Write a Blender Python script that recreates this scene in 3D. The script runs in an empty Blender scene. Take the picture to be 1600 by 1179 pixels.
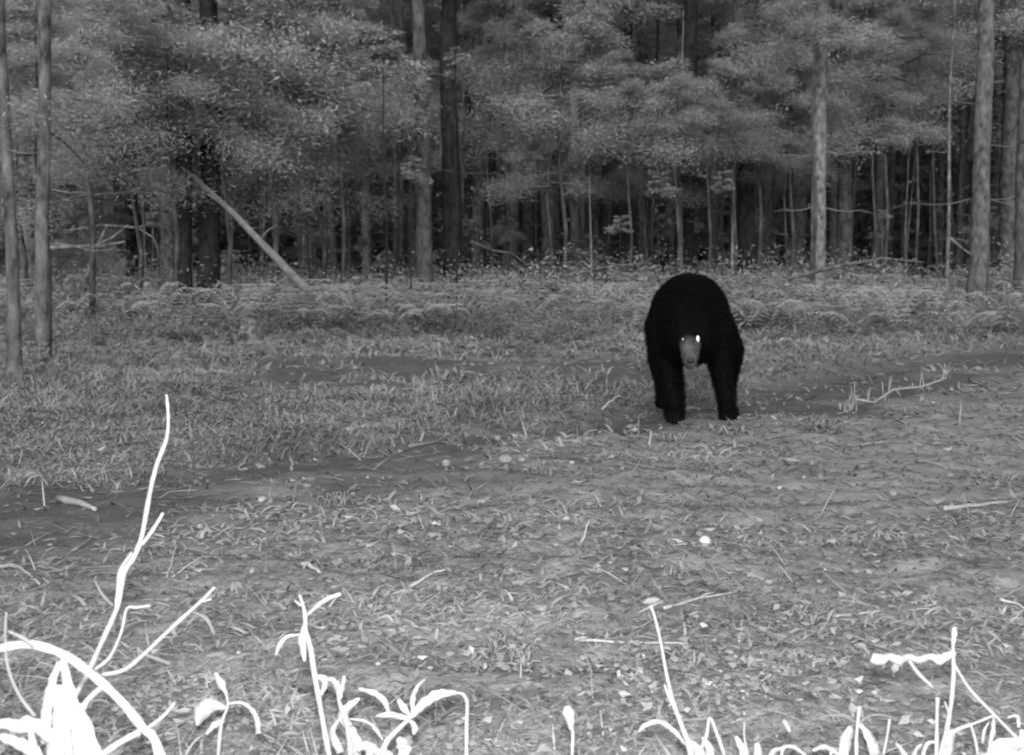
import bpy, bmesh, math, random
import numpy as np
from mathutils import Vector, Matrix
R = math.radians
random.seed(7)
rng = np.random.default_rng(7)
scene = bpy.context.scene
COL = scene.collection

# ------------------------------------------------------------------ camera
FPX = 1931.0                       # focal length in pixels of the 1600 px wide photograph
HZ = 418.0                         # row of the horizon
CAMZ = 1.0
PITCH = math.atan((589.5 - HZ) / FPX)
cam_d = bpy.data.cameras.new('camera'); cam = bpy.data.objects.new('camera', cam_d); COL.objects.link(cam)
cam_d.sensor_width = 36.0; cam_d.lens = FPX / 1600.0 * 36.0
cam_d.clip_start = 0.05; cam_d.clip_end = 2000
cam.location = (0, 0, CAMZ); cam.rotation_euler = (math.pi / 2 - PITCH, 0, 0)
cam_d.dof.use_dof = True; cam_d.dof.focus_distance = 4.6; cam_d.dof.aperture_fstop = 8.5
scene.camera = cam

# ------------------------------------------------------------------ light
SUN_EL, SUN_AZ = 20.0, -14.0       # low dusk light from behind the camera, a little from the left
world = bpy.data.worlds.new("World"); scene.world = world; world.use_nodes = True
wn = world.node_tree; wn.nodes.clear()
sky = wn.nodes.new('ShaderNodeTexSky'); sky.sky_type = 'NISHITA'; sky.sun_disc = False
sky.sun_elevation = R(SUN_EL); sky.sun_rotation = R(180 + SUN_AZ)
bw = wn.nodes.new('ShaderNodeRGBToBW')            # the night camera records infrared: one grey channel
bg = wn.nodes.new('ShaderNodeBackground'); bg.inputs['Strength'].default_value = 0.088
wo = wn.nodes.new('ShaderNodeOutputWorld')
wn.links.new(sky.outputs[0], bw.inputs[0]); wn.links.new(bw.outputs[0], bg.inputs[0]); wn.links.new(bg.outputs[0], wo.inputs[0])

sd = bpy.data.lights.new('sun', 'SUN'); sd.energy = 0.62; sd.angle = R(30)
so = bpy.data.objects.new('sun', sd); COL.objects.link(so)
dvec = Vector((math.sin(R(-SUN_AZ)) * math.cos(R(SUN_EL)), math.cos(R(SUN_AZ)) * math.cos(R(SUN_EL)), -math.sin(R(SUN_EL))))
so.rotation_euler = dvec.to_track_quat('-Z', 'Y').to_euler()

# the infrared flash of the wildlife camera: whitens the near stems, lights the bear's eye
fd = bpy.data.lights.new('camera_flash', 'SPOT'); fd.energy = 195; fd.spot_size = R(100); fd.spot_blend = 0.6
fd.shadow_soft_size = 0.035
fo = bpy.data.objects.new('camera_flash', fd); COL.objects.link(fo)
fo.location = (0.0, -0.02, CAMZ + 0.09); fo.rotation_euler = (math.pi / 2 - R(4), 0, 0)

vs = scene.view_settings
vs.view_transform = 'Standard'; vs.look = 'None'; vs.gamma = 1; vs.use_curve_mapping = False; vs.exposure = 2.05
scene.render.resolution_x, scene.render.resolution_y = 1024, 754
scene.cycles.filter_width = 2.1; scene.cycles.max_bounces = 6; scene.cycles.diffuse_bounces = 4; scene.cycles.transparent_max_bounces = 8

# ------------------------------------------------------------------ helpers
def pt(px, py, Y):
    """the point at distance Y (metres, along the ground) that lies behind photograph pixel (px, py)"""
    a = (px - 800.0) / FPX; b = (589.5 - py) / FPX
    f = Vector((0, math.cos(PITCH), -math.sin(PITCH))); u = Vector((0, math.sin(PITCH), math.cos(PITCH)))
    d = f + Vector((1, 0, 0)) * a + u * b
    return Vector((0, 0, CAMZ)) + d * (Y / d.y)

def _h(ix, iy, s):
    n = (ix.astype(np.int64) * 374761393 + iy.astype(np.int64) * 668265263 + s * 1442695041) & 0xffffffff
    n = ((n ^ (n >> 13)) * 1274126177) & 0xffffffff
    n = n ^ (n >> 16)
    return (n & 0xffff) / 65535.0
def vnoise(x, y, s=0):
    x = np.asarray(x, float); y = np.asarray(y, float)
    ix = np.floor(x); iy = np.floor(y); fx = x - ix; fy = y - iy
    fx = fx * fx * (3 - 2 * fx); fy = fy * fy * (3 - 2 * fy)
    a = _h(ix, iy, s); b = _h(ix + 1, iy, s); c = _h(ix, iy + 1, s); d = _h(ix + 1, iy + 1, s)
    return (a * (1 - fx) + b * fx) * (1 - fy) + (c * (1 - fx) + d * fx) * fy - 0.5
def fbm(x, y, s=0, o=4):
    t = 0; a = 1.0; f = 1.0
    for i in range(o):
        t = t + a * vnoise(x * f, y * f, s + i * 17); a *= .5; f *= 2.03
    return t

def sm(a, b, x):
    t = np.clip((x - a) / (b - a), 0, 1); return t * t * (3 - 2 * t)

def edge_line(x, y):
    """signed distance past the furrow that crosses the clearing: positive on the grassy far side"""
    return (y - (7.55 + 1.15 * x) + 0.35 * fbm(x * .8, y * .8, 91, 3)) / 1.52

def terrain(x, y):
    x = np.asarray(x, float); y = np.asarray(y, float)
    e = edge_line(x, y)
    near = 1 - sm(14, 30, y)
    h = 0.16 * fbm(x * .22, y * .22, 3, 2) * sm(3, 9, np.hypot(x, y))
    h = h + near * (0.05 * fbm(x * 1.6, y * 2.2, 5, 3) + 0.034 * fbm(x * 5, y * 8, 8, 3)) 
    h = h - 0.055 * np.exp(-((e - 0.25) / .42) ** 2) * near + 0.05 * sm(.2, 1.3, e)
    strip = np.exp(-((y - 12.2 - .05 * x) / .75) ** 2) * sm(-3.2, -1.6, x) * (1 - sm(1.6, 3.2, x))
    h = h - 0.04 * strip
    rr = np.hypot(x, y)
    h = h + 36 * sm(86, 135, rr)
    return h
def gz(x, y): return float(terrain(np.array([x]), np.array([y]))[0])

def soilmask(x, y):
    """1 where the soil lies bare and dark (furrow, worn strips), 0 where grass and litter cover it"""
    e = edge_line(x, y)
    n = fbm(x * 1.6, y * 1.6, 33, 4)
    a = np.exp(-((e + .05 + .7 * n) / (.62 + .5 * sm(1.5, 4, x))) ** 2)
    strip = (.95 + .9 * n) * np.exp(-((y - 12.2 - .05 * x + 1.6 * fbm(x * .7, y * .7, 35, 3)) / 1.25) ** 2) * sm(-3.4, -2.0, x) * (1 - sm(1.8, 3.4, x))
    right = np.exp(-((y - (11.0 + .75 * (x - 3))) / .8) ** 2) * sm(1.4, 2.6, x)
    left = (1 - sm(-1.9, -.4, x)) * np.exp(-((y - 4.8) / .95) ** 2) * .9
    m = np.maximum(np.maximum(a, strip), np.maximum(right * .9, left))
    return np.clip(m * 1.15 + .8 * n * (m > .12), 0, 1)

def mat(name, base, rough=.9, spec=.15, var=.35, scale=8.0, detail=5, bump=.0, bscale=40, attr=None, trans=0.0, stretch=None, coords='Object'):
    m = bpy.data.materials.new(name); m.use_nodes = True; nt = m.node_tree; nt.nodes.clear()
    N = nt.nodes.new; L = nt.links.new
    out = N('ShaderNodeOutputMaterial'); p = N('ShaderNodeBsdfPrincipled')
    p.inputs['Roughness'].default_value = rough; p.inputs['Specular IOR Level'].default_value = spec
    tc = N('ShaderNodeTexCoord'); src = tc.outputs[coords]
    if stretch:
        mp = N('ShaderNodeMapping'); mp.inputs['Scale'].default_value = stretch; L(src, mp.inputs[0]); src = mp.outputs[0]
    nz = N('ShaderNodeTexNoise'); nz.inputs['Scale'].default_value = scale; nz.inputs['Detail'].default_value = detail; nz.inputs['Roughness'].default_value = .65
    L(src, nz.inputs['Vector'])
    mr = N('ShaderNodeMapRange'); mr.inputs['From Min'].default_value = .3; mr.inputs['From Max'].default_value = .7
    mr.inputs['To Min'].default_value = 1 - var; mr.inputs['To Max'].default_value = 1 + var
    L(nz.outputs['Fac'], mr.inputs['Value'])
    mu = N('ShaderNodeMath'); mu.operation = 'MULTIPLY'; L(mr.outputs[0], mu.inputs[0]); mu.inputs[1].default_value = base
    val = mu.outputs[0]
    if attr:
        at = N('ShaderNodeAttribute'); at.attribute_name = attr
        m2 = N('ShaderNodeMath'); m2.operation = 'MULTIPLY'; L(val, m2.inputs[0]); L(at.outputs['Fac'], m2.inputs[1]); val = m2.outputs[0]
    L(val, p.inputs['Base Color'])
    if bump:
        n2 = N('ShaderNodeTexNoise'); n2.inputs['Scale'].default_value = bscale; n2.inputs['Detail'].default_value = 6
        L(src, n2.inputs['Vector'])
        b = N('ShaderNodeBump'); b.inputs['Strength'].default_value = bump; b.inputs['Distance'].default_value = .02
        L(n2.outputs['Fac'], b.inputs['Height']); L(b.outputs[0], p.inputs['Normal'])
    if trans:
        tr = N('ShaderNodeBsdfTranslucent'); L(val, tr.inputs['Color']); mx = N('ShaderNodeMixShader'); mx.inputs[0].default_value = trans
        L(p.outputs[0], mx.inputs[1]); L(tr.outputs[0], mx.inputs[2]); L(mx.outputs[0], out.inputs[0])
    else:
        L(p.outputs[0], out.inputs[0])
    return m

class MB:
    def __init__(s): s.v = []; s.f = []
    def tube(s, pts, rad, seg=7, jit=0.0, cap=True):
        pts = [Vector(p) for p in pts]; n = len(pts)
        if not hasattr(rad, '__len__'): rad = [rad] * n
        b0 = len(s.v); ref = Vector((0.3, 1, 0.2)).normalized()
        for i, p in enumerate(pts):
            t = (pts[min(i + 1, n - 1)] - pts[max(i - 1, 0)])
            if t.length < 1e-7: t = Vector((0, 0, 1))
            t.normalize()
            a = ref - t * ref.dot(t)
            if a.length < .05: a = Vector((1, 0, .1)) - t * t.x
            a.normalize(); c = t.cross(a)
            for k in range(seg):
                an = 2 * math.pi * k / seg; r = rad[i] * (1 + (random.uniform(-jit, jit) if jit else 0))
                s.v.append(p + a * (math.cos(an) * r) + c * (math.sin(an) * r))
        for i in range(n - 1):
            for k in range(seg):
                k2 = (k + 1) % seg
                s.f.append((b0 + i * seg + k, b0 + i * seg + k2, b0 + (i + 1) * seg + k2, b0 + (i + 1) * seg + k))
        if cap:
            s.f.append(tuple(b0 + k for k in range(seg))[::-1]); s.f.append(tuple(b0 + (n - 1) * seg + k for k in range(seg)))
        return s
    def ell(s, c, r, u=12, w=8, rot=None, jit=0):
        b0 = len(s.v); c = Vector(c)
        for i in range(w + 1):
            ph = math.pi * i / w
            for k in range(u):
                a = 2 * math.pi * k / u; j = 1 + (random.uniform(-jit, jit) if jit else 0)
                q = Vector((r[0] * math.sin(ph) * math.cos(a), r[1] * math.sin(ph) * math.sin(a), r[2] * math.cos(ph))) * j
                if rot is not None: q = rot @ q
                s.v.append(c + q)
        for i in range(w):
            for k in range(u):
                k2 = (k + 1) % u
                s.f.append((b0 + i * u + k, b0 + (i + 1) * u + k, b0 + (i + 1) * u + k2, b0 + i * u + k2))
        return s
    def leaf(s, pts, wid, thick=.0012, side=None):
        """a leaf that follows a path, wid = half widths, slightly folded along its midrib"""
        pts = [Vector(p) for p in pts]; n = len(pts); b0 = len(s.v)
        sd = Vector(side).normalized() if side is not None else None
        for i, p in enumerate(pts):
            t = (pts[min(i + 1, n - 1)] - pts[max(i - 1, 0)]).normalized()
            w = sd if sd is not None else t.cross(Vector((0, -1, 0.15)))
            if w.length < .05: w = Vector((1, 0, 0))
            w = w.normalized(); nn = t.cross(w).normalized(); jl, jr = random.uniform(.7, 1.2), random.uniform(.7, 1.2)
            for q, dn in ((-jl, .25), (0, 0), (jr, .25)):
                s.v.append(p + w * (wid[i] * q) + nn * (wid[i] * dn) + nn * thick)
            for q, dn in ((-jl, .25), (0, 0), (jr, .25)):
                s.v.append(p + w * (wid[i] * q) + nn * (wid[i] * dn) - nn * thick)
        for i in range(n - 1):
            a = b0 + i * 6; c = a + 6
            s.f += [(a, a + 1, c + 1, c), (a + 1, a + 2, c + 2, c + 1), (a + 4, a + 3, c + 3, c + 4), (a + 5, a + 4, c + 4, c + 5),
                    (a + 3, a, c, c + 3), (a + 2, a + 5, c + 5, c + 2)]
        return s
    def mesh(s, name, m=None, smooth=True, origin=None):
        me = bpy.data.meshes.new(name)
        o = Vector(origin) if origin is not None else Vector((0, 0, 0))
        me.from_pydata([tuple(v - o) for v in s.v], [], s.f); me.update()
        if m: me.materials.append(m)
        if smooth: me.polygons.foreach_set('use_smooth', [True] * len(me.polygons))
        return me
def link(name, me, parent=None, loc=(0, 0, 0), rot=(0, 0, 0), scale=(1, 1, 1)):
    o = bpy.data.objects.new(name, me); COL.objects.link(o)
    o.location = loc; o.rotation_euler = rot; o.scale = scale
    if parent: o.parent = parent
    return o
def tag(o, label, cat, group=None):
    o['label'] = label; o['category'] = cat
    if group: o['group'] = group
    return o
def thing(name, label, cat, loc=(0, 0, 0), group=None):
    o = link(name, None, None, loc); o.empty_display_size = .1
    return tag(o, label, cat, group)
def npmesh(name, V, F, m, tone=None, smooth=False):
    """V (n,3), F (k,4) or (k,3) arrays -> mesh, with a 'tone' value per vertex"""
    me = bpy.data.meshes.new(name); k = F.shape[1]
    me.vertices.add(len(V)); me.vertices.foreach_set('co', V.astype(np.float32).ravel())
    me.loops.add(F.size); me.loops.foreach_set('vertex_index', F.astype(np.int32).ravel())
    me.polygons.add(len(F)); me.polygons.foreach_set('loop_start', np.arange(0, F.size, k, dtype=np.int32))
    me.update(calc_edges=True)
    if smooth: me.polygons.foreach_set('use_smooth', np.ones(len(F), bool))
    if tone is not None:
        a = me.attributes.new('tone', 'FLOAT', 'POINT'); a.data.foreach_set('value', tone.astype(np.float32))
    me.materials.append(m); return me

# ------------------------------------------------------------------ materials
M = {}
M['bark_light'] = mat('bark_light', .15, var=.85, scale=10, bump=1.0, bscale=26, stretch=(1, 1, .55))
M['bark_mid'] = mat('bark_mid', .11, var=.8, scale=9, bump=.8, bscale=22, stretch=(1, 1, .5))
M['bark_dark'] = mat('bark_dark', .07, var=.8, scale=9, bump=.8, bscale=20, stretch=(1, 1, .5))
M['foliage'] = mat('foliage', .46, var=.18, scale=1.1, attr='tone', trans=.42, spec=.03, rough=.8)
M['leafy'] = mat('leafy', .33, var=.2, scale=1.5, attr='tone', trans=.3, rough=.7)
M['litter'] = mat('litter', .25, var=.25, scale=3, attr='tone', rough=.85, trans=.1)
M['grass'] = mat('grass', .285, var=.25, scale=2, attr='tone', rough=.8, trans=.2)
M['dry_stem'] = mat('dry_stem', .27, var=.5, scale=60, bump=.25, bscale=160, rough=.6, coords='Generated')
M['dry_leaf'] = mat('dry_leaf', .34, var=.4, scale=45, bump=.2, bscale=120, rough=.6, trans=.2)
M['litter_leaf'] = mat('litter_leaf', .22, var=.35, scale=25, bump=.3, bscale=60, trans=.1)
M['dull_stem'] = mat('dull_stem', .13, var=.45, scale=50, bump=.25, bscale=160, coords='Generated')
M['twig'] = mat('twig', .22, var=.25, scale=30, bump=.3, bscale=80)
M['twig_pale'] = mat('twig_pale', .34, var=.25, scale=30, bump=.3, bscale=80)
M['log'] = mat('log', .17, var=.35, scale=6, bump=.5, bscale=25)
M['mushroom_dull'] = mat('mushroom_dull', .25, var=.3, scale=40, bump=.2, bscale=70)
M['mushroom'] = mat('mushroom', .48, var=.12, scale=30, bump=.15, bscale=70)
M['dead_twig'] = mat('dead_twig', .15, var=.3, scale=10)

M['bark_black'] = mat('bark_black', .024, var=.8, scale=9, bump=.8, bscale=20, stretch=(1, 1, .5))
# ground
def ground_material():
    m = bpy.data.materials.new('ground'); m.use_nodes = True; nt = m.node_tree; nt.nodes.clear(); N = nt.nodes.new; L = nt.links.new
    out = N('ShaderNodeOutputMaterial'); p = N('ShaderNodeBsdfPrincipled'); p.inputs['Roughness'].default_value = .95; p.inputs['Specular IOR Level'].default_value = .1
    tc = N('ShaderNodeTexCoord'); at = N('ShaderNodeAttribute'); at.attribute_name = 'soil'
    def noise(s, d=6):
        n = N('ShaderNodeTexNoise'); n.inputs['Scale'].default_value = s; n.inputs['Detail'].default_value = d; n.inputs['Roughness'].default_value = .7
        L(tc.outputs['Object'], n.inputs['Vector']); return n
    n1 = noise(3.6, 4); n2 = noise(22, 8)
    cr = N('ShaderNodeValToRGB'); cr.color_ramp.elements[0].position = .3; cr.color_ramp.elements[0].color = (.165,) * 3 + (1,)
    cr.color_ramp.elements[1].position = .72; cr.color_ramp.elements[1].color = (.38,) * 3 + (1,)
    ad = N('ShaderNodeMath'); ad.operation = 'MULTIPLY_ADD'; ad.inputs[1].default_value = .62; L(n1.outputs['Fac'], ad.inputs[0])
    sc = N('ShaderNodeMath'); sc.operation = 'MULTIPLY'; sc.inputs[1].default_value = .38; L(n2.outputs['Fac'], sc.inputs[0]); L(sc.outputs[0], ad.inputs[2])
    L(ad.outputs[0], cr.inputs[0])
    mx = N('ShaderNodeMix'); mx.data_type = 'RGBA'; L(at.outputs['Fac'], mx.inputs[0]); L(cr.outputs[0], mx.inputs[6]); mx.inputs[7].default_value = (.11, .11, .11, 1)
    L(mx.outputs[2], p.inputs['Base Color'])
    b = N('ShaderNodeBump'); b.inputs['Strength'].default_value = .8; b.inputs['Distance'].default_value = .03; L(n2.outputs['Fac'], b.inputs['Height']); L(b.outputs[0], p.inputs['Normal'])
    L(p.outputs[0], out.inputs[0]); return m
def axis(fine0, fine1, n, far0, far1, nf):
    a = np.linspace(fine0, fine1, n)
    lo = fine0 - np.geomspace(.1, fine0 - far0, nf)[::-1]; hi = fine1 + np.geomspace(.1, far1 - fine1, nf)
    return np.concatenate([lo, a, hi])
ys = np.concatenate([-np.geomspace(1, 500, 25)[::-1] + 1, np.geomspace(1.05, 32, 560), np.geomspace(32.5, 600, 45)])
t = np.linspace(-1, 1, 420); xs = np.concatenate([-np.geomspace(14.6, 600, 25)[::-1], 14 * np.sign(t) * np.abs(t) ** 1.6, np.geomspace(14.6, 600, 25)])
GX, GY = np.meshgrid(xs, ys); gv = np.stack([GX.ravel(), GY.ravel(), terrain(GX, GY).ravel()], 1)
nx, ny = len(xs), len(ys); ii = (np.arange(ny - 1)[:, None] * nx + np.arange(nx - 1)[None]).ravel()
gm = npmesh('ground', gv, np.stack([ii, ii + 1, ii + nx + 1, ii + nx], 1), ground_material(), smooth=True)
sa = gm.attributes.new('soil', 'FLOAT', 'POINT'); sa.data.foreach_set('value', soilmask(GX, GY).ravel().astype(np.float32))
g = link('ground', gm); g['kind'] = 'structure'; g['label'] = 'uneven grassy ground of the clearing'

# ------------------------------------------------------------------ trees
def leaf_quads(P, D, U, ln, wd, tone):
    """P centres, D long axis, U side axis (n,3), ln/wd (n,) -> kite-shaped faces"""
    a = P - D * (ln / 2)[:, None]; b = P + U * (wd / 2)[:, None] ; c = P + D * (ln / 2)[:, None]; d = P - U * (wd / 2)[:, None]
    V = np.stack([a, b, c, d], 1).reshape(-1, 3); F = np.arange(len(P) * 4).reshape(-1, 4)
    return V, F, np.repeat(tone, 4)
def unit(a): return a / np.maximum(np.linalg.norm(a, axis=1), 1e-6)[:, None]
def crown(name, z0, z1, Rm, nb, nl, lsize, m, seed, droop=.25, flat=.5, topfac=.25, thick=.16):
    r = np.random.default_rng(seed); Ps = []; Ds = []; Us = []; Ts = []; Ls = []
    wood = MB()
    for i in range(nb):
        f = (i + r.random()) / nb; z = z0 + (z1 - z0) * f
        L = Rm * (1 - (1 - topfac) * f) * r.uniform(.55, 1.1) * (0.75 + .25 * math.sin(math.pi * min(1, f * 3 + .2)))
        az = r.uniform(0, 2 * math.pi); dirv = np.array([math.cos(az), math.sin(az), 0]); side = np.array([-math.sin(az), math.cos(az), 0])
        up = r.uniform(-.05, .3)
        def arc(t): return np.array([0, 0, z]) + dirv * (L * t) + np.array([0, 0, 1]) * (L * (up * t - droop * t * t))
        wood.tube([arc(t) for t in (0, .35, .7, .95)], [.035 * L / 3 + .01, .025 * L / 3 + .006, .012, .004], seg=4, cap=False)
        # clumps along the bough
        nc = 9
        tone_b = r.uniform(.85, 1.12)
        for c in range(nc):
            t = r.uniform(.22, 1.0) ** .8; spread = L * .30 * (1.15 - t * .55)
            cen = arc(t) + side * r.uniform(-1, 1) * spread
            n = max(8, int(nl / nb / nc)); q = r.normal(size=(n, 3)) * np.array([L * .12, L * .12, L * thick * .35]) 
            P = cen + q; P[:, 2] -= 0.10 * np.abs(q[:, 0])
            D = unit(r.normal(size=(n, 3)) * np.array([1, 1, flat]) + dirv * .7 + np.array([0, 0, -.15]))
            U = unit(np.cross(D, unit(r.normal(size=(n, 3)) * np.array([.5, .5, .5]) + np.array([0, 0, 1.0]))))
            Ps.append(P); Ds.append(D); Us.append(U); Ts.append(tone_b * r.uniform(.85, 1.15) * r.uniform(.88, 1.12, n)); Ls.append(lsize[0] * r.uniform(.6, 1.4, n))
    P = np.concatenate(Ps); D = np.concatenate(Ds); U = np.concatenate(Us); T = np.concatenate(Ts); L = np.concatenate(Ls)
    V, F, tn = leaf_quads(P, D, U, L, L * lsize[1], T)
    # boughs join the same crown
    wv = np.array([tuple(v) for v in wood.v]); wf = np.array(wood.f, dtype=int)
    me = npmesh(name, np.concatenate([V, wv]), np.concatenate([F, wf + len(V)]), m, np.concatenate([tn, np.full(len(wv), .45)]))
    return me
tall = [crown('crown', 3.4 + .5 * k, 17, 3.3 - .2 * k, 34, 48000, (.12, .26), M['foliage'], 100 + k, droop=.22, thick=.2) for k in range(3)]
tall_high = [crown('crown', 7.2 + k, 18, 3.2, 30, 34000, (.13, .26), M['foliage'], 120 + k) for k in range(2)]
under = [crown('crown', -.62, .75, 1.05, 20, 36000, (.044, .17), M['foliage'], 140 + k, droop=.32, thick=.30, topfac=.5, flat=.55) for k in range(3)]
leafyc = [crown('crown', -.6, .7, 1.0, 14, 3800, (.085, .62), M['leafy'], 160 + k, droop=.15, thick=.30, topfac=.5, flat=.9) for k in range(2)]

def trunk_mesh(rad, H, seed, m, lean=(0, 0), seg=12, rings=44, stubs=0):
    random.seed(seed); b = MB(); pts = []; rs = []
    ph = random.uniform(0, 6)
    for i in range(rings):
        f = i / (rings - 1); z = -.25 + (H + .25) * f ** 1.25
        w = .05 * math.sin(z * .45 + ph) + .02 * math.sin(z * 1.3 + ph * 2)
        pts.append((lean[0] * z + w, lean[1] * z + w * .6, z))
        rs.append(rad * (1 - .75 * f ** 1.3) * (1 + .35 * math.exp(-max(z, 0) / .25)) * random.uniform(.96, 1.04))
    b.tube(pts, rs, seg=seg, jit=.08)
    return b.mesh('trunk', m)
def stub(parent, z, az, L, m, rad=.015, drop=.1, start=.0, name='branch'):
    b = MB(); d = Vector((math.cos(az), math.sin(az), 0))
    pts = [d * (start + L * t) + Vector((0, 0, z - drop * L * t * t + .04 * L * math.sin(t * 7 + z))) for t in (0, .25, .5, .75, 1)]
    b.tube(pts, [rad, rad * .8, rad * .6, rad * .4, rad * .15], seg=5)
    for k in range(3):
        t = .35 + .2 * k; q = d * (start + L * t) + Vector((0, 0, z - drop * L * t * t))
        e = q + (Vector((-d.y, d.x, 0)) * random.choice((-1, 1)) * .6 + d * .5 + Vector((0, 0, random.uniform(-.4, .3)))) * (L * .25)
        b.tube([q, (q + e) / 2 + Vector((0, 0, .01)), e], [rad * .4, rad * .3, rad * .12], seg=4)
    return link(name, b.mesh(name, m), parent)

def main_tree(px, Y, wpx, m, label, crown_me=None, lean=0.0, H=18, name='pine_tree', stubs=(), cs=1.0, cz=0, rot=None, group=None):
    x = pt(px, HZ, Y).x; z = gz(x, Y); rad = wpx / FPX * Y / 2
    t = thing(name, label, 'tree', (x, Y, z), group)
    link('trunk', trunk_mesh(rad, H, int(px * 7 + Y), m, (lean, 0)), t)
    if crown_me:
        link('crown', crown_me, t, (lean * 8, 0, cz), (0, 0, rot if rot is not None else random.uniform(0, 6)), (cs, cs, 1))
    for (py, az, L) in stubs:
        zz = (HZ - py) / FPX * Y + CAMZ - z
        stub(t, zz, R(az), L, M['dead_twig'] if m is not M['bark_light'] else M['twig'], rad=.008 + .003 * L, start=rad * .8)
    return t

random.seed(11)
main_tree(8, 11.4, 20, M['bark_mid'], 'slim pale tree trunk at the very left edge of the clearing', tall_high[0], stubs=((240, -20, .6), (320, 200, .5), (165, 10, .4)), H=15, cs=.8)
main_tree(76, 11.6, 22, M['bark_mid'], 'slim pale tree trunk second from the left edge, branch stubs low down', tall_high[1], stubs=((385, 5, .7), (300, -10, .4), (150, 190, .6)), H=15, cs=.8)
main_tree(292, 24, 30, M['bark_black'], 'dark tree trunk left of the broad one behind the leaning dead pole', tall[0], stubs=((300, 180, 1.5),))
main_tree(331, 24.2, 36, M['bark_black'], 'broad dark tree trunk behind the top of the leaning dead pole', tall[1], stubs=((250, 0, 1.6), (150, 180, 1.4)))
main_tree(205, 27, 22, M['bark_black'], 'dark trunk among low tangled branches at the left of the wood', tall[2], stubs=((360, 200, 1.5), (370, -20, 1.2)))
main_tree(661, 26, 27, M['bark_dark'], 'straight grey trunk just left of the taller dark trunk in the middle', tall_high[0], stubs=((268, 0, .5), (200, 180, .8)))
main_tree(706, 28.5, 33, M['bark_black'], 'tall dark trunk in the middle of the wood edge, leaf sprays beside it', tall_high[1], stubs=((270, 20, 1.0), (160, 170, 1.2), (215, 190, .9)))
main_tree(899, 33, 19, M['bark_mid'], 'narrow grey trunk to the right of the middle pair, rising above the pale boughs', tall_high[0], stubs=((5, 0, 2.0), (8, 180, 1.6)))
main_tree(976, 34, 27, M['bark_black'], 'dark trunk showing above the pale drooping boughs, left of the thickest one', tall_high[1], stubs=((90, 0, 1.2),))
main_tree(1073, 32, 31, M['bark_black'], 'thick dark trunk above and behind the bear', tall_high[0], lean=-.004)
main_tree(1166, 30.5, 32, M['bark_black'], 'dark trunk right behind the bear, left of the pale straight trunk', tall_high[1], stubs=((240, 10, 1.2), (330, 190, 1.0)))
main_tree(1275, 25, 25, M['bark_light'], 'pale straight pine trunk to the right of the bear', tall_high[1], stubs=((240, -10, 1.3), (328, 0, 1.0), (328, 185, .8), (245, 190, .9)), lean=-.006)
main_tree(1526, 24.5, 31, M['bark_mid'], 'pale thick pine trunk near the right edge', tall_high[0], stubs=((228, 5, 1.4), (316, -5, 1.6), (316, 180, 1.6), (165, 190, 1.0)))
main_tree(1480, 26, 7, M['bark_light'], 'very thin pale stem left of the thick trunk near the right edge', None, H=8, name='sapling', stubs=((375, -20, .9), (240, 180, .5)))
main_tree(925, 28, 5, M['bark_light'], 'thin pale sapling stem standing in the dark gap left of the bear', None, H=4, name='sapling', stubs=((300, 180, .5),))
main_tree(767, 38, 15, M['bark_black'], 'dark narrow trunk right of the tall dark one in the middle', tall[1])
main_tree(1595, 23, 20, M['bark_dark'], 'grey trunk cut by the right edge of the picture', tall_high[1], stubs=((310, 185, 1.0),))
main_tree(1063, 30, 9, M['bark_mid'], 'slender grey stem rising behind the bear from the brush', None, H=7, name='sapling')
main_tree(1148, 29, 6, M['bark_light'], 'thin crooked pale stem right of the bear', None, H=6, name='sapling', lean=-.03)

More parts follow.
